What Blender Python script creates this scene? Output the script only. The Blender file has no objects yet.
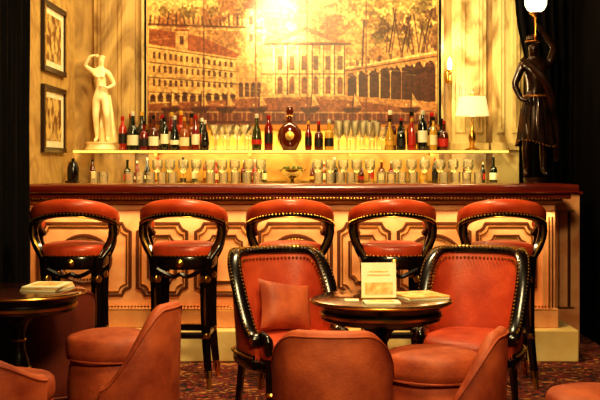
import bpy, math, random
import numpy as np
from mathutils import Vector, Matrix
random.seed(7); rng=np.random.RandomState(5)
D=bpy.data; S=bpy.context.scene
S.view_settings.view_transform='Standard'
try: S.view_settings.look='Medium High Contrast'
except Exception: pass
S.view_settings.exposure=.15
pi=math.pi
def lin(c): return tuple(((x/255)/12.92 if x/255<=0.04045 else ((x/255+0.055)/1.055)**2.4) for x in c)
# ---------------------------------------------------------------- materials
def mat(name,c,rough=.5,metal=0,bump=0,bscale=40,c2=None,nscale=6,emit=None,es=0,coat=0,contrast=(.35,.65),dist=0,stretch=(1,1,1),spec=.5):
    m=D.materials.new(name); m.use_nodes=True; nt=m.node_tree; b=nt.nodes['Principled BSDF']
    c=lin(c); b.inputs['Base Color'].default_value=(*c,1)
    b.inputs['Roughness'].default_value=rough; b.inputs['Metallic'].default_value=metal; b.inputs['Specular IOR Level'].default_value=spec
    b.inputs['Coat Weight'].default_value=coat; b.inputs['Coat Roughness'].default_value=.12
    tc=nt.nodes.new('ShaderNodeTexCoord'); mp=nt.nodes.new('ShaderNodeMapping')
    mp.inputs['Scale'].default_value=stretch
    nt.links.new(tc.outputs['Object'],mp.inputs['Vector'])
    if c2 is None: c2=tuple(max(0,x*.8) for x in c)
    else: c2=lin(c2)
    n=nt.nodes.new('ShaderNodeTexNoise'); n.inputs['Scale'].default_value=nscale; n.inputs['Detail'].default_value=5
    n.inputs['Distortion'].default_value=dist
    r=nt.nodes.new('ShaderNodeValToRGB'); r.color_ramp.elements[0].position=contrast[0]; r.color_ramp.elements[1].position=contrast[1]
    r.color_ramp.elements[0].color=(*c2,1); r.color_ramp.elements[1].color=(*c,1)
    nt.links.new(mp.outputs[0],n.inputs['Vector']); nt.links.new(n.outputs['Fac'],r.inputs[0]); nt.links.new(r.outputs[0],b.inputs['Base Color'])
    if bump:
        n2=nt.nodes.new('ShaderNodeTexNoise'); n2.inputs['Scale'].default_value=bscale
        bp=nt.nodes.new('ShaderNodeBump'); bp.inputs['Strength'].default_value=bump; bp.inputs['Distance'].default_value=.004
        nt.links.new(tc.outputs['Object'],n2.inputs['Vector']); nt.links.new(n2.outputs['Fac'],bp.inputs['Height']); nt.links.new(bp.outputs[0],b.inputs['Normal'])
    if emit: b.inputs['Emission Color'].default_value=(*lin(emit),1); b.inputs['Emission Strength'].default_value=es
    return m
leather=mat('red_leather',(216,88,46),.34,bump=.25,bscale=60,c2=(178,56,26),nscale=5)
leatherA=mat('russet_upholstery',(204,84,46),.5,bump=.35,bscale=70,c2=(164,54,28),nscale=6)
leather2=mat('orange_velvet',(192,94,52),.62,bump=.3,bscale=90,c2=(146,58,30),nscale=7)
leather2_shade=mat('orange_velvet_shaded',(112,42,22),.6,bump=.3,bscale=90)  # orange velvet of the rear left tub, its shade painted into the colour
wood=mat('ebony_wood',(20,10,8),.24,bump=.05,coat=.35,nscale=9)
topwood=mat('mahogany_top',(134,44,24),.22,c2=(86,22,12),nscale=5,coat=.6,stretch=(.3,4,4))
tablewood=mat('table_mahogany',(88,40,24),.12,c2=(50,20,12),nscale=5,coat=.8,stretch=(1,6,1))
brass=mat('brass',(228,176,84),.28,metal=1)
gilt=mat('gilt_trim',(176,112,48),.4,metal=.6)
peach=mat('peach_panel',(234,170,116),.45,c2=(214,136,84),nscale=3,dist=1.5,bump=.05)
mould=mat('dark_moulding',(92,46,24),.3,coat=.3)
marble=mat('cream_marble',(232,206,138),.35,c2=(150,114,60),nscale=2.6,dist=3.5,contrast=(.32,.56),stretch=(1,1,.45))
marbleD=mat('tan_marble',(208,172,106),.4,c2=(138,102,56),nscale=2.6,dist=3.5,contrast=(.32,.6),stretch=(1,1,.45))
marbleW=mat('plinth_stone',(240,214,146),.5,c2=(222,184,114),nscale=4)
wallL=mat('left_wall_marble',(214,176,102),.5,c2=(176,134,72),nscale=3,dist=3,contrast=(.32,.6))
darkp=mat('dark_walnut_panel',(8,3,3),.8,spec=.1)
blackvelvet=mat('black_velvet',(9,4,4),.9,c2=(4,2,2),nscale=8,contrast=(.4,.6),spec=.15)
ceilm=mat('ceiling_plaster',(150,110,70),.8)
plaster=mat('statue_alabaster',(252,230,178),.4,c2=(238,204,142),nscale=9)
bronze=mat('dark_bronze',(30,18,13),.3,metal=.5,c2=(70,40,20),nscale=10,coat=.4)
glow=mat('backlit_glass',(255,230,136),.3,emit=(255,210,104),es=.8)
mirror=mat('backbar_mirror',(236,194,96),.3,metal=.2,c2=(196,144,64),nscale=4,dist=1)
shadem=mat('lamp_shade',(255,234,184),.7,emit=(255,222,150),es=.7)
bulbm=mat('glowing_glass',(255,244,214),.3,emit=(255,232,170),es=4)
paper=mat('paper',(252,242,204),.6,c2=(246,230,180),nscale=12)
printm=mat('printed_orange',(230,156,76),.5,c2=(246,220,150),nscale=30)
framem=mat('picture_frame_wood',(40,18,10),.3)
picm=mat('print_engraving',(226,190,110),.4,c2=(120,76,36),nscale=14,contrast=(.42,.58))
def glassm(name,tint):
    m=D.materials.new(name); m.use_nodes=True; nt=m.node_tree; nt.nodes.clear()
    o=nt.nodes.new('ShaderNodeOutputMaterial'); mx=nt.nodes.new('ShaderNodeMixShader'); t=nt.nodes.new('ShaderNodeBsdfTransparent'); g=nt.nodes.new('ShaderNodeBsdfGlossy')
    fr=nt.nodes.new('ShaderNodeFresnel'); fr.inputs[0].default_value=1.45
    m2=nt.nodes.new('ShaderNodeMixShader'); m2.inputs[0].default_value=.16; df=nt.nodes.new('ShaderNodeBsdfDiffuse'); df.inputs[0].default_value=(1,.93,.72,1)
    t.inputs[0].default_value=(*tint,1); g.inputs['Roughness'].default_value=.2; g.inputs[0].default_value=(1,.95,.8,1)
    nt.links.new(t.outputs[0],m2.inputs[1]); nt.links.new(df.outputs[0],m2.inputs[2])
    nt.links.new(fr.outputs[0],mx.inputs[0]); nt.links.new(m2.outputs[0],mx.inputs[1]); nt.links.new(g.outputs[0],mx.inputs[2]); nt.links.new(mx.outputs[0],o.inputs[0])
    return m
clear=glassm('clear_glass',(.97,.94,.84))
# carpet
carpet=D.materials.new('carpet'); carpet.use_nodes=True; nt=carpet.node_tree; b=nt.nodes['Principled BSDF']; b.inputs['Roughness'].default_value=.95
tc=nt.nodes.new('ShaderNodeTexCoord'); v=nt.nodes.new('ShaderNodeTexVoronoi'); v.inputs['Scale'].default_value=9
no=nt.nodes.new('ShaderNodeTexNoise'); no.inputs['Scale'].default_value=11; no.inputs['Detail'].default_value=3; no.inputs['Distortion'].default_value=2
r1=nt.nodes.new('ShaderNodeValToRGB'); e=r1.color_ramp.elements
e[0].position=.42; e[0].color=(*lin((20,6,5)),1); e[1].position=.49; e[1].color=(*lin((140,36,20)),1)
x=e.new(.57); x.color=(*lin((34,10,7)),1); x=e.new(.66); x.color=(*lin((206,134,66)),1)
r2=nt.nodes.new('ShaderNodeValToRGB'); r2.color_ramp.elements[0].position=.08; r2.color_ramp.elements[0].color=(*lin((210,134,62)),1); r2.color_ramp.elements[1].position=.18; r2.color_ramp.elements[1].color=(0,0,0,1)
mx=nt.nodes.new('ShaderNodeMixRGB'); mx.blend_type='ADD'; mx.inputs[0].default_value=.6
nt.links.new(tc.outputs['Object'],v.inputs['Vector']); nt.links.new(tc.outputs['Object'],no.inputs['Vector'])
nt.links.new(no.outputs['Fac'],r1.inputs[0]); nt.links.new(v.outputs['Distance'],r2.inputs[0])
nt.links.new(r1.outputs[0],mx.inputs[1]); nt.links.new(r2.outputs[0],mx.inputs[2]); nt.links.new(mx.outputs[0],b.inputs['Base Color'])

# ---------------------------------------------------------------- geometry helpers : vf = (verts, faces)
def cat(*l):
    V=[];F=[]
    for v,f in l:
        o=len(V); V+=list(v); F+=[tuple(i+o for i in q) for q in f]
    return V,F
def tr(vf,M):
    return [tuple(M@Vector(p)) for p in vf[0]],vf[1]
def mv(vf,x,y,z): return [(p[0]+x,p[1]+y,p[2]+z) for p in vf[0]],vf[1]
def box(x0,x1,y0,y1,z0,z1):
    return [(x0,y0,z0),(x1,y0,z0),(x1,y1,z0),(x0,y1,z0),(x0,y0,z1),(x1,y0,z1),(x1,y1,z1),(x0,y1,z1)],[(0,3,2,1),(4,5,6,7),(0,1,5,4),(1,2,6,5),(2,3,7,6),(3,0,4,7)]
def lathe(prof,n=24,cx=0,cy=0,cz=0,sx=1,sy=1,p=2):
    V=[];F=[];m=len(prof)
    for r,z in prof:
        for j in range(n):
            a=2*pi*j/n; c=math.cos(a); s=math.sin(a)
            if p!=2:
                k=(abs(c)**p+abs(s)**p)**(-1/p); c*=k; s*=k
            V.append((cx+max(r,1e-5)*c*sx,cy+max(r,1e-5)*s*sy,cz+z))
    for i in range(m-1):
        for j in range(n):
            F.append((i*n+j,i*n+(j+1)%n,(i+1)*n+(j+1)%n,(i+1)*n+j))
    F.append(tuple(range(n-1,-1,-1))); F.append(tuple((m-1)*n+j for j in range(n)))
    return V,F
def crom(P,n=6,closed=False):
    P=[Vector(p) for p in P]; out=[]; L=len(P)
    R=range(L if closed else L-1)
    for i in R:
        g=lambda k:P[k%L] if closed else P[min(max(k,0),L-1)]
        a,b_,c,d=g(i-1),g(i),g(i+1),g(i+2)
        for k in range(n):
            t=k/n; out.append(.5*((2*b_)+(c-a)*t+(2*a-5*b_+4*c-d)*t*t+(3*b_-a-3*c+d)*t**3))
    if not closed: out.append(P[-1])
    return out
def sweep(path,sec,up=(0,0,1),closed=False,scl=None):
    P=[Vector(p) for p in path]; n=len(P); m=len(sec); V=[];F=[]; up=Vector(up)
    for i in range(n):
        if closed: T=P[(i+1)%n]-P[i-1]
        else: T=P[min(i+1,n-1)]-P[max(i-1,0)]
        T.normalize(); s=T.cross(up); s.normalize(); u=s.cross(T); k=scl[i] if scl else 1
        for a,b_ in sec: V.append(tuple(P[i]+s*a*k+u*b_*k))
    for i in range(n if closed else n-1):
        for j in range(m):
            F.append((i*m+j,i*m+(j+1)%m,((i+1)%n)*m+(j+1)%m,((i+1)%n)*m+j))
    if not closed: F.append(tuple(range(m-1,-1,-1))); F.append(tuple((n-1)*m+j for j in range(m)))
    return V,F
def tube(path,r,n=8,closed=False,flat=(1,1)):
    P=[Vector(p) for p in path]; L=len(P); V=[];F=[]
    rr=[r(i/(L-1)) if callable(r) else r for i in range(L)]
    T0=(P[1]-P[0]).normalized(); ref=Vector((1,0,0)) if abs(T0.x)<.9 else Vector((0,1,0))
    s=T0.cross(ref).normalized()
    for i in range(L):
        if closed: T=(P[(i+1)%L]-P[i-1]).normalized()
        else: T=(P[min(i+1,L-1)]-P[max(i-1,0)]).normalized()
        s=(s-T*s.dot(T)).normalized(); u=T.cross(s)
        for j in range(n):
            a=2*pi*j/n; V.append(tuple(P[i]+s*math.cos(a)*rr[i]*flat[0]+u*math.sin(a)*rr[i]*flat[1]))
    for i in range(L if closed else L-1):
        for j in range(n): F.append((i*n+j,i*n+(j+1)%n,((i+1)%L)*n+(j+1)%n,((i+1)%L)*n+j))
    if not closed: F.append(tuple(range(n-1,-1,-1))); F.append(tuple((L-1)*n+j for j in range(n)))
    return V,F
def beads(pts,r,n=6):
    L=[]
    base=lathe([(0,-r),(r*.8,-r*.6),(r,0),(r*.8,r*.6),(0,r)],n)
    for p in pts: L.append(mv(base,*p))
    return cat(*L)
def resample(path,step):
    P=[Vector(p) for p in path]; out=[]; acc=0
    for a,b_ in zip(P[:-1],P[1:]):
        d=(b_-a).length
        while acc<d: out.append(tuple(a+(b_-a)*(acc/d))); acc+=step
        acc-=d
    return out
rsec=lambda w,h,c=.25:[(w/2-c*w,-h/2),(w/2,-h/2+c*h),(w/2,h/2-c*h),(w/2-c*w,h/2),(-w/2+c*w,h/2),(-w/2,h/2-c*h),(-w/2,-h/2+c*h),(-w/2+c*w,-h/2)]
def cushion(rx,ry,z0,z1,p=2.6,cx=0,cy=0,n=36,dome=.015):
    h=z1-z0
    return lathe([(.0,z0),(.93,z0),(.985,z0+.12*h),(1.0,z0+.35*h),(1.0,z0+.65*h),(.975,z1-.14*h),(.92,z1-.03*h),(.7,z1+dome*.6),(.35,z1+dome),(0,z1+dome*1.1)],n,cx,cy,0,rx,ry,p)
def empty(name,loc=(0,0,0),rz=0):
    o=D.objects.new(name,None); S.collection.objects.link(o); o.location=loc; o.rotation_euler=(0,0,rz); o.empty_display_size=.1; return o
def mk(name,parts,m=None,parent=None,loc=None,rot=None,bevel=0,sharp=38,smooth=True):
    if m is not None: parts=[(parts,m)]
    V=[];F=[];MI=[];mats=[]
    for vf,mm in parts:
        if mm not in mats: mats.append(mm)
        o=len(V); V+=list(vf[0])
        for q in vf[1]: F.append(tuple(i+o for i in q)); MI.append(mats.index(mm))
    me=D.meshes.new(name); me.from_pydata(V,[],F)
    for mm in mats: me.materials.append(mm)
    me.polygons.foreach_set('material_index',MI)
    if smooth:
        me.polygons.foreach_set('use_smooth',[True]*len(F)); me.set_sharp_from_angle(angle=math.radians(sharp))
    me.update(); ob=D.objects.new(name,me); S.collection.objects.link(ob)
    if parent: ob.parent=parent
    if loc: ob.location=loc
    if rot: ob.rotation_euler=rot
    if bevel:
        bm=ob.modifiers.new('b','BEVEL'); bm.width=bevel; bm.segments=2; bm.limit_method='ANGLE'
    return ob

# ---------------------------------------------------------------- room shell
LW=-1.82; RW=2.15; BW=8.5; CH=3.25
mk('floor',box(LW-.1,RW+.1,-.6,BW+.1,-.1,0),carpet)
mk('ceiling',box(LW-.1,RW+.1,-.6,BW+.1,CH,CH+.1),ceilm)
mk('wall_back',box(LW-.1,RW+.1,BW,BW+.1,0,CH),marbleD)
mk('wall_left',[(box(LW-.1,LW,6.8,BW,0,CH),wallL),(box(LW-.1,LW,-.6,6.8,0,CH),darkp)])
mk('wall_right',box(RW,RW+.1,-.6,BW,0,CH),darkp)
mk('wall_rear',box(LW-.1,RW+.1,-.7,-.6,0,CH),darkp)
def pilaster(name,x0,x1,m,y1=BW,n=2):
    P=[box(x0,x1,y1-.05,y1,0,CH),box(x0-.015,x1+.015,y1-.08,y1,1.41,1.47)]
    w=x1-x0
    for i in range(n):
        a=x0+w*i/n+.03; b_=x0+w*(i+1)/n-.03
        P.append(box(a,b_,y1-.062,y1-.05,1.55,CH-.08)); P.append(box(a+.03,b_-.03,y1-.07,y1-.062,1.59,CH-.12))
    mk(name,cat(*P),m,bevel=.004)
pilaster('pilaster_marble',-1.66,-1.33,marbleD)
pilaster('pilaster_marble',1.22,1.50,marble)
pilaster('pilaster_marble',1.55,1.80,marble)
mk('trim_mural_frame',[(box(-1.27,-1.228,BW-.09,BW,1.58,CH),marble),(box(1.108,1.15,BW-.09,BW,1.58,CH),marble),(box(-1.29,1.17,BW-.1,BW,1.575,1.615),gilt),
   (box(-1.245,-1.23,BW-.1,BW-.09,1.6,CH),wood),(box(1.11,1.13,BW-.1,BW-.09,1.6,CH),wood)])
mk('backbar_mirror_panel',box(-1.22,1.12,BW-.03,BW,1.16,1.57),mirror)

# ---------------------------------------------------------------- mural (painted per-vertex)
def noise2(w,h,cw,ch):
    g=rng.rand(ch+2,cw+2); ys=np.linspace(0,ch,h); xs=np.linspace(0,cw,w)
    yi=ys.astype(int); xi=xs.astype(int); fy=(ys-yi)[:,None]; fx=(xs-xi)[None,:]
    fy=fy*fy*(3-2*fy); fx=fx*fx*(3-2*fx)
    a=g[yi][:,xi]; b_=g[yi][:,xi+1]; c=g[yi+1][:,xi]; d=g[yi+1][:,xi+1]
    return (a*(1-fx)+b_*fx)*(1-fy)+(c*(1-fx)+d*fx)*fy
NW,NH=640,380
PX=np.linspace(148,437,NW)[None,:]*np.ones((NH,1)); PY=np.linspace(-60,125,NH)[:,None]*np.ones((1,NW))
n1=noise2(NW,NH,14,9); n2=noise2(NW,NH,45,28); n3=noise2(NW,NH,150,90); nn=n1*.5+n2*.3+n3*.2
C=np.zeros((NH,NW,3)); A=np.array
C[:]=A((196,142,76)); 
def blend(mask,col,k=1):
    m=(np.clip(mask,0,1)*k)[...,None]; C[:]=C*(1-m)+A(col)*m
sm=lambda x,a,b_:np.clip((x-a)/(b_-a),0,1)
blend(sm(nn,.45,.62),(222,176,100),.85)
blend(sm(nn,.5,.32),(136,80,42),.8)
blend(sm(PY,60,125),(116,58,30),.65)
def rect(x0,x1,y0,y1,col,k=.9): blend(((PX>=x0)&(PX<=x1)&(PY>=y0)&(PY<=y1)).astype(float),col,k)
def poly(pts,col,k=.9):
    ins=np.zeros((NH,NW),bool); j=len(pts)-1
    for i in range(len(pts)):
        xi,yi=pts[i]; xj,yj=pts[j]
        c=((yi>PY)!=(yj>PY))&(PX<(xj-xi)*(PY-yi)/(yj-yi+1e-9)+xi); ins^=c; j=i
    blend(ins.astype(float),col,k)
def line(x0,y0,x1,y1,w,col,k=.9):
    dx,dy=x1-x0,y1-y0; t=np.clip(((PX-x0)*dx+(PY-y0)*dy)/(dx*dx+dy*dy),0,1)
    d=np.hypot(PX-x0-t*dx,PY-y0-t*dy); blend(np.clip(w-d+.3,0,1),col,k)
def disc(x,y,r,col,k=.8,sq=1):
    d=np.hypot(PX-x,(PY-y)*sq)+ (n3-.5)*r*.8; blend(np.clip(r-d,0,1),col,k)
dk=(66,32,18); md=(124,70,36); lt=(236,202,126)
for k in range(40): disc(150+285*rng.rand(),-55+75*rng.rand(),4+9*rng.rand(),[(226,182,104),(144,88,46),(208,158,90)][k%3],.35,1.6)
poly([(149,36),(180,22),(215,30),(262,20),(300,34),(345,26),(380,38),(437,30),(437,60),(149,60)],(164,112,58),.45)
poly([(149,42),(236,58),(236,102),(149,104)],(212,162,92),.8)
poly([(149,28),(200,36),(240,54),(236,58),(149,44)],(138,68,36),.85)
for r in range(3):
    for i in range(15):
        x=153+i*5.5; t=(x-149)/87; y=50+r*14+t*(12-r*4); rect(x,x+2.6,y+1.5,y+8-2*t,dk,.75); disc(x+1.3,y+1.5,1.4,dk,.75)
for r in range(4): line(149,47+r*15,236,60+r*12,.7,dk,.7); line(149,48.2+r*15,236,61+r*12,.5,lt,.5)
for i in range(11):
    x=153+i*8; disc(x,96,2.9,dk,.9,.8); rect(x-2.7,x+2.7,96,102,dk,.8); rect(x+3.3,x+4.6,92,103,lt,.5)
rect(176,188,30,50,(206,154,88),.85); poly([(174,31),(182,22),(190,31)],(126,60,30),.9); rect(180,184,36,44,dk,.8)
line(149,24,262,28,1.1,dk,.8); line(149,27,262,31,.6,lt,.6)
for i in range(24):
    x=150+i*4.4; h=4+7*rng.rand(); line(x,25,x+rng.rand()*4-2,25-h,1.1,md if i%2 else dk,.8); disc(x+.5,24-h,1.3,md,.8)
for x in (164,185,192,214,243): disc(x,12,5+2*rng.rand(),(104,78,36),.65)
poly([(236,62),(270,66),(270,98),(236,100)],(190,134,74),.8)
for i in range(5): disc(241+i*6,84,2.2,dk,.85); rect(239+i*6,243+i*6,84,97,dk,.8)
poly([(262,58),(308,48),(345,52),(345,96),(262,98)],(214,166,96),.75)
for x in (274,286,298,311,322,333,343):
    rect(x-1.6,x+1.6,44,95,(230,192,120),.8); rect(x+.7,x+1.8,44,95,dk,.75); rect(x-2.5,x+2.5,42,45,md,.8)
poly([(266,43),(305,26),(349,43)],(150,88,46),.8); poly([(280,42),(305,31),(334,42)],(214,166,98),.7)
line(264,44,350,44,1.1,dk,.85)
for i in range(6): rect(277.5+i*12,282.5+i*12,56,70,dk,.7); rect(277.5+i*12,282.5+i*12,78,94,(104,52,28),.8); disc(280+i*12,78,2.5,(104,52,28),.8)
line(262,74,345,74,.8,dk,.7)
rect(246,256,8,62,(204,154,86),.8); poly([(244,9),(251,-8),(258,9)],(130,62,30),.85); rect(249,253,16,24,dk,.8); rect(249,253,34,42,dk,.7); rect(254.5,256,8,62,dk,.6)
poly([(346,70),(372,64),(437,50),(437,112),(346,100)],(184,122,66),.85)
# arched colonnade rising to the right
for i in range(8):
    x=352+i*11; y=78-i*1.6; s=1+i*.05
    disc(x,y,4.6*s,dk,.9); rect(x-4.3*s,x+4.3*s,y,96+i*.8,dk,.9); rect(x+4.6*s,x+6.4*s,y-6,97+i,lt,.6)
line(346,68,437,52,1.2,lt,.8); line(346,71,437,56,.8,dk,.8)
for i in range(8): rect(356+i*11,359+i*11,60-i*2.2,66-i*2.2,dk,.6)
for k in range(110):
    x=372+65*rng.rand(); y=-25+66*rng.rand()**1.2; disc(x,y,2.5+5.5*rng.rand(),[(98,76,36),(156,118,58),(84,48,26),(210,164,92)][k%4],.55)
for k in range(16):
    x0=386+rng.rand()*44; line(x0,52,x0+rng.rand()*24-12,5+20*rng.rand(),.8,dk,.8)
for k in range(34): disc(348+30*rng.rand(),-5+34*rng.rand(),2.5+3.5*rng.rand(),[(126,90,44),(180,134,72)][k%2],.55)
line(362,66,364,20,1.1,dk,.85)
poly([(149,104),(262,98),(345,100),(437,112),(437,126),(149,126)],(132,70,38),.8)
poly([(149,112),(210,106),(300,112),(437,116),(437,126),(149,126)],(90,40,24),.65)
for i in range(60): rect(150+i*4.8,151.6+i*4.8,113,121,(196,136,76) if i%3 else dk,.5)
line(149,112,437,113,.9,lt,.5); line(149,122,437,122,.9,dk,.8)
for x in (170,200,226,258,310,352,410):
    line(x,112,x+2,92,.8,dk,.85); poly([(x-10,108),(x+11,107),(x+6,113),(x-6,113)],dk,.8); poly([(x+2,93),(x+9,105),(x+2,106)],(224,176,100),.7); disc(x-4,105,1.6,lt,.7)
for k in range(150):
    x0=150+rng.rand()*280; y0=-50+rng.rand()*165; line(x0,y0,x0+rng.rand()*26-5,y0+rng.rand()*6-3,.45,dk if k%2 else lt,.45)
for x in (204,256,307,366): line(x,-60,x,125,.8,(90,46,26),.75)
for y in (-20,34,78): line(148,y,437,y,.45,(100,54,30),.55)
C*= (0.8+.4*n3)[...,None]
C=np.clip(C,0,255)/255; Cl=np.where(C<=.04045,C/12.92,((C+.055)/1.055)**2.4)
mx0,mx1=-1.226,1.105; zt=3.1; zb=1.615
gx=np.linspace(mx0,mx1,NW); gz=np.linspace(zt,zb,NH)
V=[(float(x),BW-.05,float(z)) for z in gz for x in gx]
F=[(r*NW+c,(r+1)*NW+c,(r+1)*NW+c+1,r*NW+c+1) for r in range(NH-1) for c in range(NW-1)]
mm=D.materials.new('mural_paint'); mm.use_nodes=True; nt=mm.node_tree; b=nt.nodes['Principled BSDF']; at=nt.nodes.new('ShaderNodeAttribute'); at.attribute_name='Col'
nt.links.new(at.outputs['Color'],b.inputs['Base Color']); b.inputs['Roughness'].default_value=.32
me=D.meshes.new('mural_painting'); me.from_pydata(V,[],F); me.materials.append(mm)
ca=me.color_attributes.new('Col','FLOAT_COLOR','POINT'); ca.data.foreach_set('color',np.concatenate([Cl.reshape(-1,3),np.ones((NW*NH,1))],1).astype(np.float32).ravel())
mo=D.objects.new('mural_painting',me); S.collection.objects.link(mo)
bk=mk('backing_board',box(mx0,mx1,BW-.045,BW-.001,zb,zt+.1),framem,parent=mo)

# ---------------------------------------------------------------- bar counter
bc=empty('bar_counter')
F0=7.05; XR=1.64
mk('top',sweep([(LW+.01,7.17,1.135),(1.82,7.17,1.135)],[(.32,-.02),(.325,0),(.32,.02),(.305,.03),(-.32,.03),(-.32,-.03),(.305,-.03)]),topwood,bc)
mk('cornice_upper',box(LW+.01,1.78,6.89,7.4,1.07,1.104),topwood,bc,bevel=.008)
mk('cornice_lower',box(LW+.01,1.74,6.94,7.4,1.035,1.069),gilt,bc,bevel=.012)
mk('cornice_cove',box(LW+.01,1.70,6.98,7.4,.985,1.034),peach,bc,bevel=.012)
mk('body',box(LW+.01,XR,F0,7.4,.22,.985),peach,bc)
mk('end_pilaster',[(box(XR-.02,1.70,7.0,7.4,.22,.985),peach),(box(1.655,1.663,6.992,7.0,.3,.95),brass),(box(1.677,1.685,6.992,7.0,.3,.95),mould)],parent=bc)
mk('skirting',box(LW+.01,1.72,6.98,7.3,.21,.34),peach,bc,bevel=.006)
mk('plinth',box(LW+.01,1.83,6.88,7.42,0,.21),marbleW,bc,bevel=.01)
mk('bead_rows',cat(beads([(LW+.02+i*.022,6.975,.352) for i in range(158)],.009),beads([(LW+.02+i*.022,6.885,1.075) for i in range(162)],.008),tube([(LW+.02,6.985,.325),(1.70,6.985,.325)],.006)),brass,bc)
def ringrect(x0,x1,z0,z1,c=.05,y=F0):
    pts=[]
    def arc(cx,cz,a0,a1):
        for k in range(6):
            a=a0+(a1-a0)*k/5; pts.append((cx+c*math.cos(a),y,cz+c*math.sin(a)))
    arc(x0,z0,pi/2,0); arc(x1,z0,pi,pi/2); arc(x1,z1,1.5*pi,pi); arc(x0,z1,0,-pi/2)
    return pts
def circ(cx,cz,rx,rz,y=F0,n=40): return [(cx+rx*math.cos(2*pi*k/n),y,cz+rz*math.sin(2*pi*k/n)) for k in range(n)]
P=[];Q=[];R_=[]
for x0,x1,kind in [(-1.76,-1.14,'c'),(-1.09,-.76,'r'),(-.70,-.32,'r'),(-.27,.21,'c'),(.26,.60,'r'),(.66,1.14,'c'),(1.19,1.58,'r')]:
    P.append(sweep(ringrect(x0,x1,.42,.90,.05),rsec(.022,.026),up=(0,1,0),closed=True))
    R_.append(sweep(ringrect(x0+.024,x1-.024,.444,.876,.05),rsec(.011,.024),up=(0,1,0),closed=True))
    if kind=='c':
        r=.16; cx=(x0+x1)/2
        P.append(sweep(circ(cx,.66,r*1.12,r),rsec(.024,.03),up=(0,1,0),closed=True)); Q.append(beads(circ(cx,.66,r*1.12-.026,r-.026,F0-.002,44),.008))
    else:
        P.append(sweep(ringrect(x0+.07,x1-.07,.50,.82,.04),rsec(.014,.02),up=(0,1,0),closed=True)); R_.append(sweep(ringrect(x0+.084,x1-.084,.514,.806,.04),rsec(.008,.02),up=(0,1,0),closed=True))
mk('panel_mouldings',cat(*P),mould,bc); mk('medallion_beads',cat(*Q),brass,bc); mk('gilt_fillets',cat(*R_),brass,bc)
mk('side_cabinet',[(box(1.66,2.03,7.62,7.94,0,1.08),peach),(box(1.64,2.05,7.60,7.95,1.081,1.1),topwood),(box(1.70,1.99,7.612,7.62,.95,.965),brass),(box(1.70,1.99,7.612,7.62,.25,.265),brass),(box(1.87,1.882,7.61,7.62,.265,.95),brass),(box(1.94,1.96,7.605,7.62,.265,.95),mould)],bevel=.002)

cb=empty('back_bar_cabinet')
mk('body',box(-1.78,1.60,8.0,8.4,0,1.12),mirror,cb)
mk('cabinet_top',box(-1.80,1.62,7.96,8.41,1.12,1.15),marbleW,cb,bevel=.005)
gs=empty('glass_shelf')
mk('shelf',box(-1.74,1.60,8.06,8.419,1.385,1.405),marbleW,gs)
mk('edge_light',box(-1.74,1.60,8.045,8.06,1.387,1.403),glow,gs)
mk('brackets',cat(*[box(x-.012,x+.012,8.36,8.469,1.368,1.3845) for x in (-1.15,-.4,.4,1.05)]),brass,gs)

# ---------------------------------------------------------------- bottles
bcols=[(18,30,10),(90,30,8),(28,14,8),(150,70,14),(120,14,8),(60,60,20),(200,150,50),(14,20,14),(170,40,16)]
bm_=[mat('bottle_glass_%d'%i,c,.08,coat=1) for i,c in enumerate(bcols)]
labs=[mat('label_%d'%i,c,.5) for i,c in enumerate([(240,224,170),(226,170,70),(190,40,24),(30,20,14),(250,240,200)])]
caps=[mat('cap_%d'%i,c,.35) for i,c in enumerate([(180,24,14),(20,12,8),(220,170,60),(230,220,190)])]
def bottle(x,y,z,h,kind,bmat,lm,cm):
    k=h/.3
    if kind==0: pr=[(0,0),(.034,0),(.037,.006),(.037,.19),(.03,.215),(.014,.24),(.013,.295),(0,.295)]; lab=(.0376,.06,.15)
    elif kind==1: pr=[(0,0),(.044,0),(.046,.006),(.046,.15),(.04,.18),(.018,.2),(.015,.29),(0,.29)]; lab=(.0466,.04,.12)
    elif kind==2: pr=[(0,0),(.036,0),(.04,.01),(.042,.1),(.032,.17),(.015,.22),(.013,.29),(0,.29)]; lab=(.0425,.05,.09)
    else: pr=[(0,0),(.03,0),(.036,.02),(.036,.17),(.018,.21),(.014,.24),(.014,.3),(0,.3)]; lab=(.0366,.05,.14)
    s=lambda q:[(a*min(k,1.05),b_*k) for a,b_ in q]
    return [(lathe(s(pr),14,x,y,z),bmat),(lathe(s([(lab[0],lab[1]),(lab[0],lab[2])]),14,x,y,z),lm),(lathe(s([(.0155,.27),(.0165,.272),(.0165,.303),(.006,.306)]),12,x,y,z),cm)]
def row(name,xs,y,z,hs):
    L=[]
    for x in xs:
        h=random.uniform(*hs); L+=bottle(x,y+random.uniform(-.015,.015),z,h,random.randrange(4),random.choice(bm_),random.choice(labs),random.choice(caps))
    return mk(name,L)
fr=lambda a,b_,st:[a+i*st+random.uniform(-.006,.006) for i in range(int((b_-a)/st)+1)]
z1=1.4055; z0=1.1505
row('liquor_bottles',fr(-1.37,-.72,.08),8.13,z1,(.22,.31))
row('liquor_bottles',fr(-.33,-.22,.085),8.13,z1,(.24,.29))
row('liquor_bottles',[.065,.145,.225],8.13,z1,(.22,.29))
row('liquor_bottles',fr(.70,1.17,.082),8.13,z1,(.22,.31))
row('liquor_bottles',fr(-1.34,-.74,.08),8.34,z1,(.24,.32))
row('liquor_bottles',fr(.72,1.16,.08),8.34,z1,(.24,.32))
row('liquor_bottles',[-1.63,-1.36,-1.28,-1.20,-1.12,-.92,-.83,-.74,-.66,-.44,-.36,-.28,.10,.19,.27,.48,.56,.64,.72,.97,1.06,1.30,1.44,1.52],8.26,z0,(.16,.205))
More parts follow.
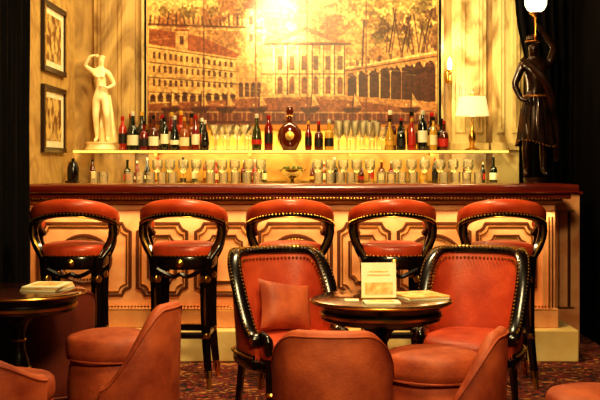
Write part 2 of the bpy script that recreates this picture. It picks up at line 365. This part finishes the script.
L=[(lathe([(0,0),(.05,0),(.055,.01),(.075,.05),(.088,.11),(.08,.165),(.05,.2),(.02,.22),(.017,.26),(.026,.265),(.02,.275),(.03,.3),(.022,.335),(0,.345)],24,-.08,8.13,z1,1,.6),mat('cognac_glass',(96,34,12),.08,coat=1)),
   (tube(circ(-.08,z1+.11,.088,.088,8.13,30),.008,6,True),brass),(lathe([(.022,.262),(.028,.268),(.022,.275)],16,-.08,8.13,z1),brass),
   (tr(lathe([(0,-.008),(.035,-.006),(.035,.006),(0,.008)],20,0,0,0),Matrix.Translation((-.08,8.078,z1+.11))@Matrix.Rotation(pi/2,4,'X')),brass)]
mk('cognac_decanter',L)
def gl(x,y,z,kind,k=1):
    if kind=='martini': p=[(.03,0),(.03,.003),(.004,.008),(.0035,.09),(.006,.095),(.05,.17),(.049,.171),(.004,.1)]
    elif kind=='flute': p=[(.028,0),(.028,.003),(.004,.008),(.004,.08),(.014,.1),(.024,.14),(.026,.19),(.024,.19),(.022,.14),(.004,.09)]
    elif kind=='wine': p=[(.03,0),(.03,.003),(.004,.008),(.004,.07),(.02,.08),(.036,.11),(.034,.16),(.032,.16),(.034,.11),(.004,.075)]
    else: p=[(.03,0),(.033,.003),(.036,.09),(.034,.09),(.03,.006)]
    return lathe([(a*k,b_*k) for a,b_ in p],16,x,y,z)
G=[gl(x,8.10+(.07 if i%2 else 0),z1,'martini',1.15) for i,x in enumerate(fr(-.66,-.38,.058))]
G+=[gl(x,8.27,z1,'wine',1.25) for x in fr(-.66,-.38,.085)]
mk('martini_glasses',cat(*G),clear)
G=[gl(x,8.10,z1,'flute',1.15) for x in fr(.30,.64,.06)]+[gl(x,8.19,z1,'wine',1.15) for x in fr(.30,.64,.085)]+[gl(x,8.29,z1,'flute',1.25) for x in fr(.3,.64,.07)]
mk('champagne_glasses',cat(*G),clear)
G=[gl(x,8.03,z0,'tumbler') for x in fr(-1.58,-1.44,.08)+fr(-1.30,-.98,.08)+fr(-.68,-.24,.09)+fr(.14,.46,.085)+fr(.62,.88,.08)+fr(1.1,1.45,.09)]
G+=[gl(x,8.12,z0,'wine',1.15) for x in fr(-1.1,-.25,.1)+fr(.14,.55,.1)+fr(.75,1.4,.11)]
mk('tumbler_glasses',cat(*G),clear)
silver=mat('silver',(230,215,170),.15,metal=1)
mk('silver_ice_bowl',cat(lathe([(0,0),(.05,0),(.05,.006),(.015,.02),(.015,.035),(.05,.05),(.095,.085),(.105,.11),(.11,.112),(.095,.1),(.05,.06),(0,.055)],28,-.06,8.08,z0)),silver)
G=[]
for i in range(9):
    a=i*.7; G.append(tube([(-.06+.03*math.cos(a),8.08+.03*math.sin(a),z0+.07),(-.06+.07*math.cos(a),8.08+.07*math.sin(a),z0+.125)],.016,6))
mk('lime_garnish',cat(*G),mat('lime',(90,110,30),.4))
L=[(box(-1.79,-1.70,8.0,8.1,z0,z0+.02),wood),(lathe([(0,0),(.04,0),(.045,.01),(.045,.1),(.03,.14),(.012,.15),(.012,.17),(0,.175)],18,-1.74,8.05,z0+.021),wood)]
mk('coffee_pot',L)

# ---------------------------------------------------------------- figures
def skinfig(parent,J,E,k,m,zoff):
    me=D.meshes.new('figure'); me.from_pydata([tuple(Vector(p)*k) for p,_ in J],E,[]); me.materials.append(m)
    fg=D.objects.new('figure',me); S.collection.objects.link(fg); fg.parent=parent; fg.location=(0,0,zoff)
    sk=fg.modifiers.new('skin','SKIN'); sk.use_smooth_shade=True
    for i,(p,r) in enumerate(J): me.skin_vertices[0].data[i].radius=(r*k,r*k)
    me.skin_vertices[0].data[0].use_root=True
    sb=fg.modifiers.new('s','SUBSURF'); sb.levels=2; sb.render_levels=2
E=[(0,1),(1,2),(2,3),(3,4),(4,5),(5,6),(0,7),(7,8),(8,9),(9,10),(10,11),(0,12),(12,13),(13,14),(14,15),(15,16),(3,17),(17,18),(18,19),(19,20),(3,21),(21,22),(22,23),(23,24)]
def fingers(kk,hands,k):
    X=[]
    for hx,hy,hz,dx,dz in hands:
        for i in range(5):
            o=(i-2)*.013; X.append(tube([kk((hx,hy+o,hz+o*.4)),kk((hx+dx*.6,hy+o-.01,hz+dz*.6+o)),kk((hx+dx*(1.1 if i else .6),hy+o-.005,hz+dz-.015+o))],.0085*k,6))
    return X
st=empty('alabaster_statue',(-1.555,8.2,z1))
mk('pedestal',lathe([(0,0),(.12,0),(.125,.01),(.115,.02),(.11,.05),(.12,.058),(.12,.066),(0,.068)],28),plaster,st)
k=.40
J=[((0,0,.93),.12),((.01,.0,1.06),.095),((.0,.0,1.24),.11),((-.01,0,1.40),.09),((-.0,0,1.48),.048),((.015,-.01,1.56),.064),((.02,-.01,1.66),.056),
 ((-.085,0,.86),.10),((-.10,-.02,.50),.068),((-.09,.02,.30),.058),((-.08,.02,.09),.036),((-.10,-.12,.03),.032),
 ((.085,0,.86),.10),((.13,-.10,.52),.066),((.13,-.02,.30),.056),((.12,.03,.09),.036),((.15,-.08,.03),.032),
 ((-.15,0,1.38),.058),((-.31,-.02,1.50),.044),((-.20,-.05,1.68),.032),((-.09,-.05,1.70),.025),
 ((.15,0,1.36),.058),((.26,.02,1.13),.044),((.15,-.12,1.05),.032),((.06,-.15,1.10),.025)]
skinfig(st,J,E,k,plaster,.062)
def kk(p): return tuple(Vector(p)*k+Vector((0,0,.062)))
X=fingers(kk,[(-.09,-.05,1.70,.05,-.01),(.06,-.15,1.10,-.05,.03)],k)
X.append(mv(lathe([(0,-.03),(.02,-.022),(.03,0),(.024,.018),(0,.028)],16),*kk((.02,.025,1.645))))
X.append(mv(lathe([(0,-.014),(.012,-.006),(.014,0),(.01,.01),(0,.014)],12),*kk((.02,.09,1.62))))
X.append(tube([kk((.018,-.062,1.615)),kk((.018,-.082,1.585)),kk((.018,-.066,1.58))],lambda t:.002+.002*t,6))
for sx in(-1,1):
    X.append(mv(lathe([(0,-.016),(.013,-.01),(.018,0),(.012,.01),(0,.015)],12),*kk((sx*.05,-.09,1.28))))
X.append(mv(lathe([(0,-.004),(.006,0),(0,.004)],8),*kk((.018,-.074,1.555))))
for i in range(7):
    a=i*.35; X.append(tube(crom([kk((.16-.03*i,.02+.05*math.sin(a),.93-.02*i)),kk((.2-.03*i,.03+.06*math.sin(a),.6)),kk((.22-.035*i,.05+.05*math.sin(a*2),.3)),kk((.26-.045*i,.06+.06*math.sin(a),.01))],5),lambda t:.011+.008*t,7))
mk('drapery_and_details',cat(*X),plaster,st)

tf=empty('torchere_figure',(1.745,7.77,1.1))
k=.60; zo=.10
mk('base',[(lathe([(0,0),(.095,0),(.1,.01),(.1,.03),(.09,.04),(.085,.07),(.09,.085),(.09,.1),(0,.101)],28),bronze),(lathe([(.101,.012),(.103,.02),(.101,.028)],28),brass)],parent=tf)
J=[((0,0,.93),.12),((.0,.0,1.06),.10),((-.01,.0,1.24),.125),((-.01,0,1.40),.10),((-.02,0,1.48),.052),((-.035,-.02,1.56),.068),((-.04,-.02,1.66),.062),
 ((-.085,0,.86),.10),((-.13,-.10,.50),.066),((-.12,-.02,.28),.058),((-.11,.02,.09),.038),((-.14,-.12,.03),.034),
 ((.085,0,.86),.10),((.10,.0,.50),.066),((.10,.02,.28),.058),((.10,.03,.09),.038),((.13,-.09,.03),.034),
 ((-.17,0,1.38),.062),((-.27,-.02,1.14),.048),((-.20,-.12,.95),.036),((-.12,-.16,.95),.028),
 ((.17,0,1.40),.062),((.22,-.05,1.60),.05),((.06,-.12,1.78),.038),((-.03,-.13,1.90),.028)]
skinfig(tf,J,E,k,bronze,zo)
def kk(p): return tuple(Vector(p)*k+Vector((0,0,zo)))
X=fingers(kk,[(-.02,-.12,1.89,-.05,.05),(-.13,-.16,.95,.05,.0)],k)
X.append(tube([kk((-.036,-.085,1.63)),kk((-.036,-.108,1.585)),kk((-.036,-.088,1.575))],lambda t:.004+.004*t,6))
X.append(tube([kk((-.06,-.088,1.545)),kk((-.036,-.096,1.545)),kk((-.01,-.088,1.545))],.004,6))
V=[];F=[];n=60;lv=[(1.02,.125),(.92,.16),(.8,.19),(.66,.205),(.5,.22),(.42,.235)]
for z,r in lv:
    for j in range(n):
        a=2*pi*j/n; q=r*(1+.10*math.sin(9*a+z*3)*(1.1-z)+.03*math.sin(23*a)); V.append(kk((q*math.cos(a),q*.85*math.sin(a),z+.04*math.sin(a*2))))
for i in range(len(lv)-1):
    for j in range(n): F.append((i*n+j,i*n+(j+1)%n,(i+1)*n+(j+1)%n,(i+1)*n+j))
X.append((V,F))
X.append(tube(crom([kk((-.17,-.02,1.46)),kk((0,-.13,1.28)),kk((.13,-.12,1.08)),kk((.2,-.05,.8)),kk((.25,.0,.5)),kk((.26,.02,.2))],6),lambda t:.02+.016*math.sin(t*pi),8))
X.append(mv(lathe([(0,-.01),(.036,-.005),(.05,.012),(.045,.035),(.02,.05),(0,.054)],18),*kk((-.04,-.01,1.68))))
mk('robe_and_details',cat(*X),bronze,tf)
hx,hy,hz=kk((-.04,-.15,1.90))
gb=[]
for j in range(40):
    a=2*pi*j/40; q=.235*(1+.10*math.sin(9*a+.42*3)*.68); gb.append(kk((q*1.02*math.cos(a),q*.87*math.sin(a),.42+.04*math.sin(a*2))))
sash=[kk((.15*math.cos(2*pi*j/30),.13*math.sin(2*pi*j/30),1.0)) for j in range(30)]
band=[kk((-.04+.086*math.cos(2*pi*j/24),-.01+.086*math.sin(2*pi*j/24),1.675)) for j in range(24)]
mk('gilding',cat(beads(gb,.006),tube(sash,.009,6,True),tube(band,.006,6,True)),gilt,tf)
L=[(lathe([(0,-.14),(.008,-.13),(.014,-.10),(.008,-.07),(.01,0),(.012,.03),(.03,.045),(.045,.055),(.048,.065),(0,.066)],20),brass),
   (lathe([(.03,.066),(.06,.085),(.078,.12),(.08,.16),(.065,.2),(.05,.24),(.058,.27),(.056,.27),(.046,.24),(.06,.2)],28),bulbm)]
mk('lamp',L,parent=tf,loc=(hx,hy-.015,hz))

# ---------------------------------------------------------------- framed prints on left wall
def frame(y0,y1,za,zb_):
    w=.035; W0=LW+.003
    L=[(box(W0,LW+.03,y0,y1,za,za+w),framem),(box(W0,LW+.03,y0,y1,zb_-w,zb_),framem),(box(W0,LW+.03,y0,y0+w,za+w,zb_-w),framem),(box(W0,LW+.03,y1-w,y1,za+w,zb_-w),framem),
       (box(W0,LW+.012,y0+w,y1-w,za+w,zb_-w),paper),(box(LW+.012,LW+.015,y0+w+.09,y1-w-.09,za+w+.05,zb_-w-.05),picm),(box(LW+.03,LW+.034,y0+w-.01,y0+w,za+w,zb_-w),brass),(box(LW+.03,LW+.034,y1-w,y1-w+.01,za+w,zb_-w),brass)]
    mk('framed_print',L)
frame(7.36,8.06,1.962,2.465); frame(7.36,8.06,1.385,1.865)

# ---------------------------------------------------------------- lamp, sconce
L=[(lathe([(0,0),(.055,0),(.055,.012),(.03,.02),(.015,.04),(.022,.07),(.03,.1),(.02,.14),(.01,.16),(.008,.27),(0,.27)],20),brass),
   (lathe([(.13,.27),(.132,.27),(.105,.42),(.103,.42)],28),shadem),(lathe([(0,.268),(.02,.268),(.02,.34),(0,.35)],10),bulbm),(tube([(-.1,0,.41),(.1,0,.41)],.003,6),brass),(lathe([(.008,.27),(.008,.44),(.012,.45),(0,.46)],8),brass)]
mk('table_lamp',L,loc=(1.345,8.2,z1))
L=[(lathe([(0,-.06),(.025,-.05),(.03,0),(.02,.05),(0,.06)],14,0,-.03,0),brass),(tube(crom([(0,-.04,-.02),(0,-.1,-.05),(0,-.13,0),(0,-.13,.03)]),.007),brass),(lathe([(.02,.03),(.026,.04),(.022,.045)],14,0,-.13,0),brass),(lathe([(0,.04),(.016,.05),(.02,.09),(.012,.13),(0,.15)],14,0,-.13,0),bulbm)]
mk('wall_sconce',L,loc=(1.185,BW-.06,2.0))

# ---------------------------------------------------------------- drapes
def drape(name,p0,p1,zt,zb,amp,nf,pinch=None,nx=90,nz=30):
    p0=Vector(p0);p1=Vector(p1); d=(p1-p0); Ln=d.length; d.normalize(); nrm=Vector((-d.y,d.x)); V=[];F=[]
    for j in range(nz+1):
        z=zt+(zb-zt)*j/nz; k=1
        if pinch:
            q=math.exp(-((z-pinch[0])/pinch[1])**2); k=1-pinch[2]*q
            if z<pinch[0]: k=1-pinch[2]*max(q,.35)
        for i in range(nx+1):
            t=i/nx; a=t*nf*2*pi+.5*math.sin(t*9)+.2*math.sin(z*3+t*4)
            s=Ln*(1-(1-t)*k) if pinch else Ln*t
            w=amp*(math.sin(a)+.3*math.sin(2.3*a+z))
            q=p0+d*s+nrm*w; V.append((q.x,q.y,z))
    for j in range(nz):
        for i in range(nx): F.append((j*(nx+1)+i,j*(nx+1)+i+1,(j+1)*(nx+1)+i+1,(j+1)*(nx+1)+i))
    o=mk(name,(V,F),blackvelvet,sharp=180); s=o.modifiers.new('s','SOLIDIFY'); s.thickness=.008; return o
cu=drape('velvet_curtain',(1.66,8.12),(2.11,8.12),3.2,.02,.035,6,pinch=(1.95,.35,.22))
drape('velvet_curtain',(-1.765,6.8),(-1.765,5.3),3.2,.02,.025,14)  # added drape, only there to keep the left edge dark
P=[]
for i in range(6):
    P.append(tube(crom([(1.66+.02*i,7.98,3.15-.05*i),(1.8,7.94,2.95-.05*i),(1.95,7.95,2.9-.05*i),(2.1,7.99,3.1-.05*i)],6),.028,8))
mk('curtain_swag',cat(*P),blackvelvet)

# ---------------------------------------------------------------- bar stools (face +Y, back to the camera)
def stool(x,y,rz=0):
    o=empty('bar_stool',(x,y,0),rz)
    mk('seat',cushion(.195,.19,.76,.825,2.6),leather,o)
    mk('seat_rail',lathe([(0,.685),(.175,.685),(.19,.70),(.195,.745),(.19,.761),(0,.761)],32,p=2.6),wood,o)
    st_=[];n=52
    for i in range(n):
        a=2*pi*i/n; c=math.cos(a);s=math.sin(a); k=(abs(c)**2.6+abs(s)**2.6)**(-1/2.6); st_.append((c*k*.197,s*k*.193,.765))
    W=[];Bc=[]
    for sx in(-1,1):
        for sy in(-1,1):
            pa=crom([(sx*.15,sy*.14,.75),(sx*.145,sy*.14,.55),(sx*.15,sy*.15,.3),(sx*.17,sy*.185,0.06)],6)
            W.append(tube(pa,lambda t:.036-.016*t,4))
            Bc.append(tube([(sx*.167,sy*.178,.10),(sx*.172,sy*.187,.05),(sx*.177,sy*.197,0.0)],lambda t:.019-.004*t,8))
            Bc.append(lathe([(.0,.6),(.026,.61),(.033,.63),(.026,.65),(0,.66)],10,sx*.146,sy*.14))
            Bc.append(lathe([(.0,.28),(.022,.285),(.026,.30),(.022,.315),(0,.32)],10,sx*.151,sy*.152))
        Bc.append(tube([(sx*.146,-.172,.58),(sx*.145,-.175,.46),(sx*.147,-.172,.36)],lambda t:.003+.007*math.sin(t*pi),6))
    for a,b_ in [((-.15,-.15),(.15,-.15)),((-.15,.15),(.15,.15)),((-.15,-.15),(-.15,.15)),((.15,-.15),(.15,.15))]:
        W.append(sweep([(a[0],a[1],.30),(b_[0],b_[1],.30)],rsec(.03,.035)))
    for sx in (-1,1):
        W.append(tube(crom([(sx*.14,-.15,.69),(sx*.05,-.15,.645),(0,-.15,.66)],5),.014,6))
    Bc.append(sweep([(-.14,.155,.322),(.14,.155,.322)],rsec(.034,.008)))
    Bc.append(tr(lathe([(0,-.008),(.02,-.006),(.024,0),(.012,.006),(0,.01)],14),Matrix.Translation((0,-.195,.725))@Matrix.Rotation(pi/2,4,'X')))
    A=math.radians(112); path=[];rail=[];sd=[];sc=[]; lo=[]
    N=36
    for i in range(N+1):
        a=-A+2*A*i/N; t=abs(a)/A; z=1.06-.13*t**1.9; X=.232*math.sin(a); Y=-.21*math.cos(a)-.01
        path.append((X,Y,z)); rail.append((X*.99,Y*.99,z-.048)); sd.append((X*1.13,Y*1.13,z-.045)); lo.append((X*1.115,Y*1.115,z-.062)); sc.append(1-.2*t**4)
    sec=[(.022,-.036),(.032,-.016),(.034,.01),(.026,.032),(.008,.04),(-.012,.038),(-.026,.026),(-.03,0),(-.024,-.036)]
    mk('crest_pad',sweep(path,sec,scl=sc),leather,o,sharp=60)
    W.append(sweep(rail,rsec(.062,.036)))
    for sx in(-1,1):
        W.append(sweep(crom([(sx*.222,-.08,.975),(sx*.235,-.07,.90),(sx*.21,-.08,.82),(sx*.165,-.115,.75),(sx*.15,-.14,.69)],6),rsec(.05,.04),up=(0,1,0)))
        W.append(sweep(crom([(sx*.216,.08,.89),(sx*.222,.075,.85),(sx*.205,.08,.79),(sx*.18,.09,.74)],6),rsec(.03,.03),up=(0,1,0)))
        Bc.append(tube(crom([(sx*.230,-.108,.94),(sx*.23,-.108,.87),(sx*.20,-.118,.81),(sx*.17,-.148,.76)],5),lambda t:.004+.008*math.sin(t*pi),6))
    mk('frame',cat(*W),wood,o)
    mk('brass_fittings',cat(*Bc,tube(lo,.003,6)),brass,o)
    mk('nailheads',cat(beads(resample(sd,.021),.0066),beads(st_,.0062)),brass,o)
    return o
for x,r in [(-1.34,.04),(-.69,-.05),(-.06,.03),(.548,0),(1.20,-.05)]: stool(x,6.27,r)

# ---------------------------------------------------------------- upholstered shells
def sst(t): t=min(max(t,0),1); return t*t*(3-2*t)
def shellpts(Rx,Ry,A,H,zarm,flare,zf,n,t0,p=2,t1=1):
    out=[]
    for i in range(n+1):
        a=-A+2*A*i/n; t=abs(a)/A; top=H-(H-zarm)*sst((t-t0)/(t1-t0))-.012*t*t
        out.append((a,top))
    def pos(a,off,z):
        c,s=math.cos(a),math.sin(a); q=(abs(c)**p+abs(s)**p)**(-1/p)
        ex,ey=s*q*Rx,c*q*Ry
        nx=math.copysign(abs(s*q)**(p-1),s)/Rx; ny=math.copysign(abs(c*q)**(p-1),c)/Ry; l=math.hypot(nx,ny); k=1+flare*max(0,z-zf)
        return (ex*k+nx/l*off,ey*k+ny/l*off,z)
    return out,pos
def shell(Rx,Ry,A,H,zarm,z0,th,flare=0,n=56,t0=.4,p=2,t1=1):
    ps,pos=shellpts(Rx,Ry,A,H,zarm,flare,z0,n,t0,p,t1); V=[];F=[]
    for a,top in ps:
        md=z0+(top-z0)*.5
        sec=[(th/2,z0),(th/2,md),(th/2,top-th*.5),(th*.38,top-th*.18),(th*.15,top-.02*th),(-th*.15,top-.02*th),(-th*.38,top-th*.18),(-th/2,top-th*.5),(-th/2,md),(-th/2,z0)]
        for o,z in sec: V.append(pos(a,o,z))
    m=10
    for i in range(n):
        for j in range(m): F.append((i*m+j,(i+1)*m+j,(i+1)*m+(j+1)%m,i*m+(j+1)%m))
    F.append(tuple(range(m))); F.append(tuple(n*m+j for j in range(m-1,-1,-1)))
    return V,F
def tub(name,x,y,rz,R=.235,H=.66,zarm=.42,seat=.5,m=leather2,m2=leather2,A=98,fw=.07,t0=.3):
    o=empty(name,(x,y,0),rz)
    mk('back_shell',shell(R-.02,R-.02,math.radians(A),H,zarm,.12,.055,.10,t0=t0,p=2.3),m,o)
    mk('seat',cushion(R-.035,R-.02,seat-.10,seat,2.3,0,-fw),m2,o)
    mk('seat_base',cushion(R-.042,R-.028,.12,seat-.098,2.3,0,-fw,dome=0),m,o)
    ps,pos=shellpts(R-.02,R-.02,math.radians(A),H,zarm,.10,.12,56,t0,2.3)
    mk('piping',cat(tube([pos(a,.027,t-.022) for a,t in ps],.005,6),tube([pos(a,.03,.13) for a,t in ps],.006,6),
       tube([(c[0],c[1],seat-.098) for c in [((R-.036)*math.cos(q*2*pi/40),-fw+(R-.021)*math.sin(q*2*pi/40)) for q in range(40)]],.005,6,True)),m,o)
    mk('feet',cat(*[lathe([(.014,0),(.02,.01),(.016,.03),(.026,.1),(.026,.125)],12,sx*R*.6,sy*R*.6-.04) for sx in(-1,1) for sy in(-1,1)]),wood,o)
    return o
def armchair(x,y,rz,pillow=False):
    o=empty('gondola_armchair',(x,y,0),rz)
    Rx,Ry,H,za,A=.222,.235,.85,.47,math.radians(118); t0=.36; p=2.9
    mk('upholstered_back',shell(Rx,Ry,A,H-.012,za,.34,.045,.30,t0=t0,p=p),leatherA,o)
    mk('seat_cushion',cushion(.215,.255,.36,.455,3,0,-.035),leatherA,o)
    ps,pos=shellpts(Rx,Ry,A,H,za,.30,.34,72,t0,p)
    rim=[pos(a,.004,t) for a,t in ps]
    W=[sweep(rim,rsec(.066,.038))]
    low=[pos(a,.026,.35) for a,t in ps]; W.append(sweep(low,rsec(.03,.07)))
    W.append(cushion(.228,.265,.30,.365,3,0,-.035,dome=0))
    G=[]
    for s in (0,-1):
        M=Matrix.Translation(rim[s])@Matrix.Rotation(pi/2,4,'Y')
        W.append(tr(lathe([(0,-.034),(.028,-.034),(.034,-.02),(.034,.02),(.028,.034),(0,.034)],18),M))
        G.append(tr(lathe([(0,-.042),(.012,-.04),(.02,-.034),(.022,-.03),(.022,.03),(.02,.034),(.012,.04),(0,.042)],14),M))
    for sx in(-1,1):
        W.append(tube(crom([(sx*.19,-.21,.36),(sx*.195,-.225,.2),(sx*.185,-.225,.05),(sx*.185,-.23,0)]),lambda t:.028-.014*t,8))
        W.append(tube(crom([(sx*.17,.19,.36),(sx*.175,.23,.2),(sx*.18,.28,0)]),lambda t:.026-.012*t,4))
        W.append(tube(crom([(sx*.185,-.19,.40),(sx*.2,-.2,.46),(sx*.205,-.14,.48)]),.024,8))
        G.append(lathe([(0,.2),(.026,.205),(.031,.215),(.026,.225),(0,.23)],12,sx*.195,-.225))
        G.append(lathe([(.0,.0),(.017,.0),(.02,.05),(.0,.052)],12,sx*.185,-.229))
    mk('wood_frame',cat(*W),wood,o,sharp=50)
    mk('gilt_mounts',cat(*G),brass,o)
    bd=[]
    for off,dz in ((.028,.021),(-.02,.021),):
        bd+=resample([pos(a,off,t+dz*.9) for a,t in ps],.02)
    bd+=resample([pos(a,-.028,t-.038) for a,t in ps],.02)
    bd+=resample([pos(a,.043,.375) for a,t in ps],.022)
    mk('nailheads',beads(bd,.0072),brass,o)
    mk('gilt_line',cat(tube([pos(a,.004,t+.0195) for a,t in ps],.0035,6)),brass,o)
    if pillow:
        V=[];F=[];n=16
        for s in(1,-1):
            for i in range(n+1):
                for j in range(n+1):
                    u=-1+2*i/n; v_=-1+2*j/n; t=max(0,(1-u**4)*(1-v_**4))**.6*.065
                    pin=1-.10*(1-u*u)*(abs(v_)) ; pin2=1-.10*(1-v_*v_)*abs(u)
                    V.append((u*.15*pin2,s*t,v_*.13*pin))
        m=(n+1)**2
        for s in(0,1):
            for i in range(n):
                for j in range(n):
                    q=(s*m+i*(n+1)+j,s*m+(i+1)*(n+1)+j,s*m+(i+1)*(n+1)+j+1,s*m+i*(n+1)+j+1); F.append(q if s==0 else q[::-1])
        mk('pillow',(V,F),leather2,o,loc=(.0,.06,.585),rot=(math.radians(-24),math.radians(10),.1),sharp=80)
    return o
armchair(-.05,5.22,math.radians(24),True)
armchair(.85,5.25,math.radians(-22))
tub('tub_chair',.128,4.12,pi-.08,R=.222,H=.68,zarm=.47,seat=.50,A=110)
tub('tub_chair',.595,4.2,math.radians(-112),R=.213,H=.655,zarm=.36,seat=.545,A=92,t0=.2)
tub('tub_chair',-.765,4.62,math.radians(-108),R=.217,H=.70,zarm=.38,seat=.55,A=92,t0=.2)
tub('tub_chair',-1.33,5.45,math.radians(-150),R=.24,H=.67,zarm=.5,seat=.48,m=leather2_shade,m2=leather2_shade,A=112,fw=.04)
tub('tub_chair',1.20,3.95,math.radians(-100),R=.22,H=.57,zarm=.44,seat=.44,A=110)
tub('tub_chair',-1.22,4.1,math.radians(150),R=.23,H=.60,zarm=.5,seat=.46,A=110)

# ---------------------------------------------------------------- cocktail tables
def table(x,y,r=.31):
    o=empty('cocktail_table',(x,y,0))
    mk('top',lathe([(0,.695),(r-.02,.695),(r-.004,.7),(r,.708),(r-.004,.716),(r-.02,.72),(0,.72)],64),tablewood,o)
    mk('apron',lathe([(0,.62),(r-.07,.62),(r-.05,.63),(r-.045,.65),(r-.05,.67),(r-.04,.68),(r-.03,.695),(0,.695)],64),wood,o)
    mk('brass_band',cat(lathe([(r-.046,.643),(r-.042,.647),(r-.042,.655),(r-.046,.659)],64),lathe([(r-.0005,.704),(r+.002,.708),(r-.0005,.712)],64)),brass,o)
    mk('pedestal',lathe([(.05,.1),(.075,.12),(.08,.15),(.05,.18),(.03,.21),(.035,.24),(.05,.3),(.055,.36),(.04,.42),(.028,.46),(.034,.49),(.028,.52),(.05,.57),(.09,.6),(.11,.622)],28),wood,o)
    mk('pedestal_rings',cat(*[lathe([(r_,z-.006),(r_+.004,z),(r_,z+.006)],24) for r_,z in ((.056,.36),(.034,.49),(.08,.15))]),brass,o)
    L=[]
    for i in range(4):
        a=i*pi/2; c,s=math.cos(a),math.sin(a)
        L.append(tube(crom([(c*.04,s*.04,.16),(c*.12,s*.12,.15),(c*.2,s*.2,.06),(c*.26,s*.26,.02),(c*.28,s*.28,.022)]),lambda t:.032-.012*t,8))
    mk('feet',cat(*L),wood,o); return o
table(.352,4.57); table(-1.30,4.85)
L=[(box(-.075,.075,-.003,.003,0,.155),paper),(box(-.06,.06,-.0045,-.003,.02,.07),printm),(box(-.05,.05,-.0045,-.003,.10,.104),printm),(box(-.04,.04,-.0045,-.003,.115,.119),printm),(box(-.08,.08,-.02,.02,-.001,.006),brass)]
mk('menu_card_holder',L,loc=(.338,4.50,.722),rot=(math.radians(-4),0,.08))
def magazine(x,y,z,w,h,rz,n=3,name='magazine'):
    L=[]
    for i in range(n):
        M=Matrix.Rotation(.06*i,4,'Z'); L.append((tr(box(-w/2,w/2,-h/2,h/2,.0005+i*.008,.007+i*.008),M),paper if i%2==0 else printm))
    L.append((tr(box(-w*.35,w*.35,-h*.3,h*.3,.0072+(n-1)*.008-.0005,.0075+(n-1)*.008),Matrix.Rotation(.06*(n-1),4,'Z')),printm))
    mk(name,L,loc=(x,y,z),rot=(0,0,rz))
magazine(.52,4.57,.7205,.19,.2,.3,2)
magazine(-1.17,4.87,.7205,.17,.22,-.2,3)
magazine(.34,4.38,.7205,.15,.10,.05,1,'folded_leaflet')
mk('paper_coasters',[(box(.19,.25,4.44,4.5,.7205,.723),paper)])

# ---------------------------------------------------------------- lights
def area(name,loc,target,size,e,col=(1,.79,.40),sy=None,spread=180):
    l=D.lights.new(name,'AREA'); l.energy=e; l.color=col; l.size=size
    if sy: l.shape='RECTANGLE'; l.size_y=sy
    l.spread=math.radians(spread)
    o=D.objects.new(name,l); S.collection.objects.link(o); o.location=loc
    d=Vector(target)-Vector(loc); o.rotation_euler=d.to_track_quat('-Z','Y').to_euler(); return o
def spot(name,loc,target,e,ang,col=(1,.82,.44),blend=1,rad=.05):
    l=D.lights.new(name,'SPOT'); l.energy=e; l.color=col; l.spot_size=math.radians(ang); l.spot_blend=blend; l.shadow_soft_size=rad
    o=D.objects.new(name,l); S.collection.objects.link(o); o.location=loc
    o.rotation_euler=(Vector(target)-Vector(loc)).to_track_quat('-Z','Y').to_euler()
area('ceiling_light_room',(.25,3.5,3.2),(.25,4.5,0),.6,30,spread=130)
area('front_fill_light',(.3,1.2,3.1),(.2,5.8,1.0),.6,36,spread=90)  # added fill from the camera side, lights the upright faces
area('ceiling_light_bar',(0,5.6,3.2),(0,6.9,.6),.4,86,sy=.4)
spot('mural_glare_spot',(-.2,7.5,3.1),(-.2,8.5,2.36),620,30,(1,.88,.55))  # added spot, its pool stands in for a lamp reflection on the mural
area('mural_wash',(0,7.7,3.2),(0,8.5,2.0),2.8,38,(1,.82,.44),sy=.2)
area('overhang_strip',(0,6.95,.975),(0,7.1,.0),3.4,8,(1,.80,.42),sy=.04)
area('under_shelf_strip',(0,8.12,1.375),(0,8.3,1.15),3.2,7,(1,.84,.42),sy=.05)
area('shelf_uplight',(0,8.36,1.42),(0,8.45,1.8),2.3,6,(1,.84,.42),sy=.05)
spot('statue_spot',(-1.15,7.3,3.0),(-1.56,8.2,1.72),50,24)
spot('pilaster_fill_spot',(1.2,7.5,3.15),(1.45,8.45,2.0),32,50)  # added spot without a fixture, brightens the right pilasters
spot('left_wall_spot',(-.9,6.9,3.15),(-1.82,7.8,1.9),24,60)
for loc,e in (((1.345,8.2,1.9),2),((1.71,7.55,2.72),1.5),((1.185,8.3,2.25),1.5)):
    l=D.lights.new('lamp_glow','POINT'); l.energy=e; l.color=(1,.8,.5); l.shadow_soft_size=.04; o=D.objects.new('lamp_glow',l); o.location=loc; S.collection.objects.link(o)
w=D.worlds.new('World'); S.world=w; w.use_nodes=True; w.node_tree.nodes['Background'].inputs[0].default_value=(.02,.01,.006,1)
c=D.cameras.new('camera'); c.sensor_width=36; c.lens=63; c.shift_y=-.06; c.clip_start=.05
co=D.objects.new('camera',c); S.collection.objects.link(co); co.location=(0,0,1.3); co.rotation_euler=(pi/2,0,0); S.camera=co
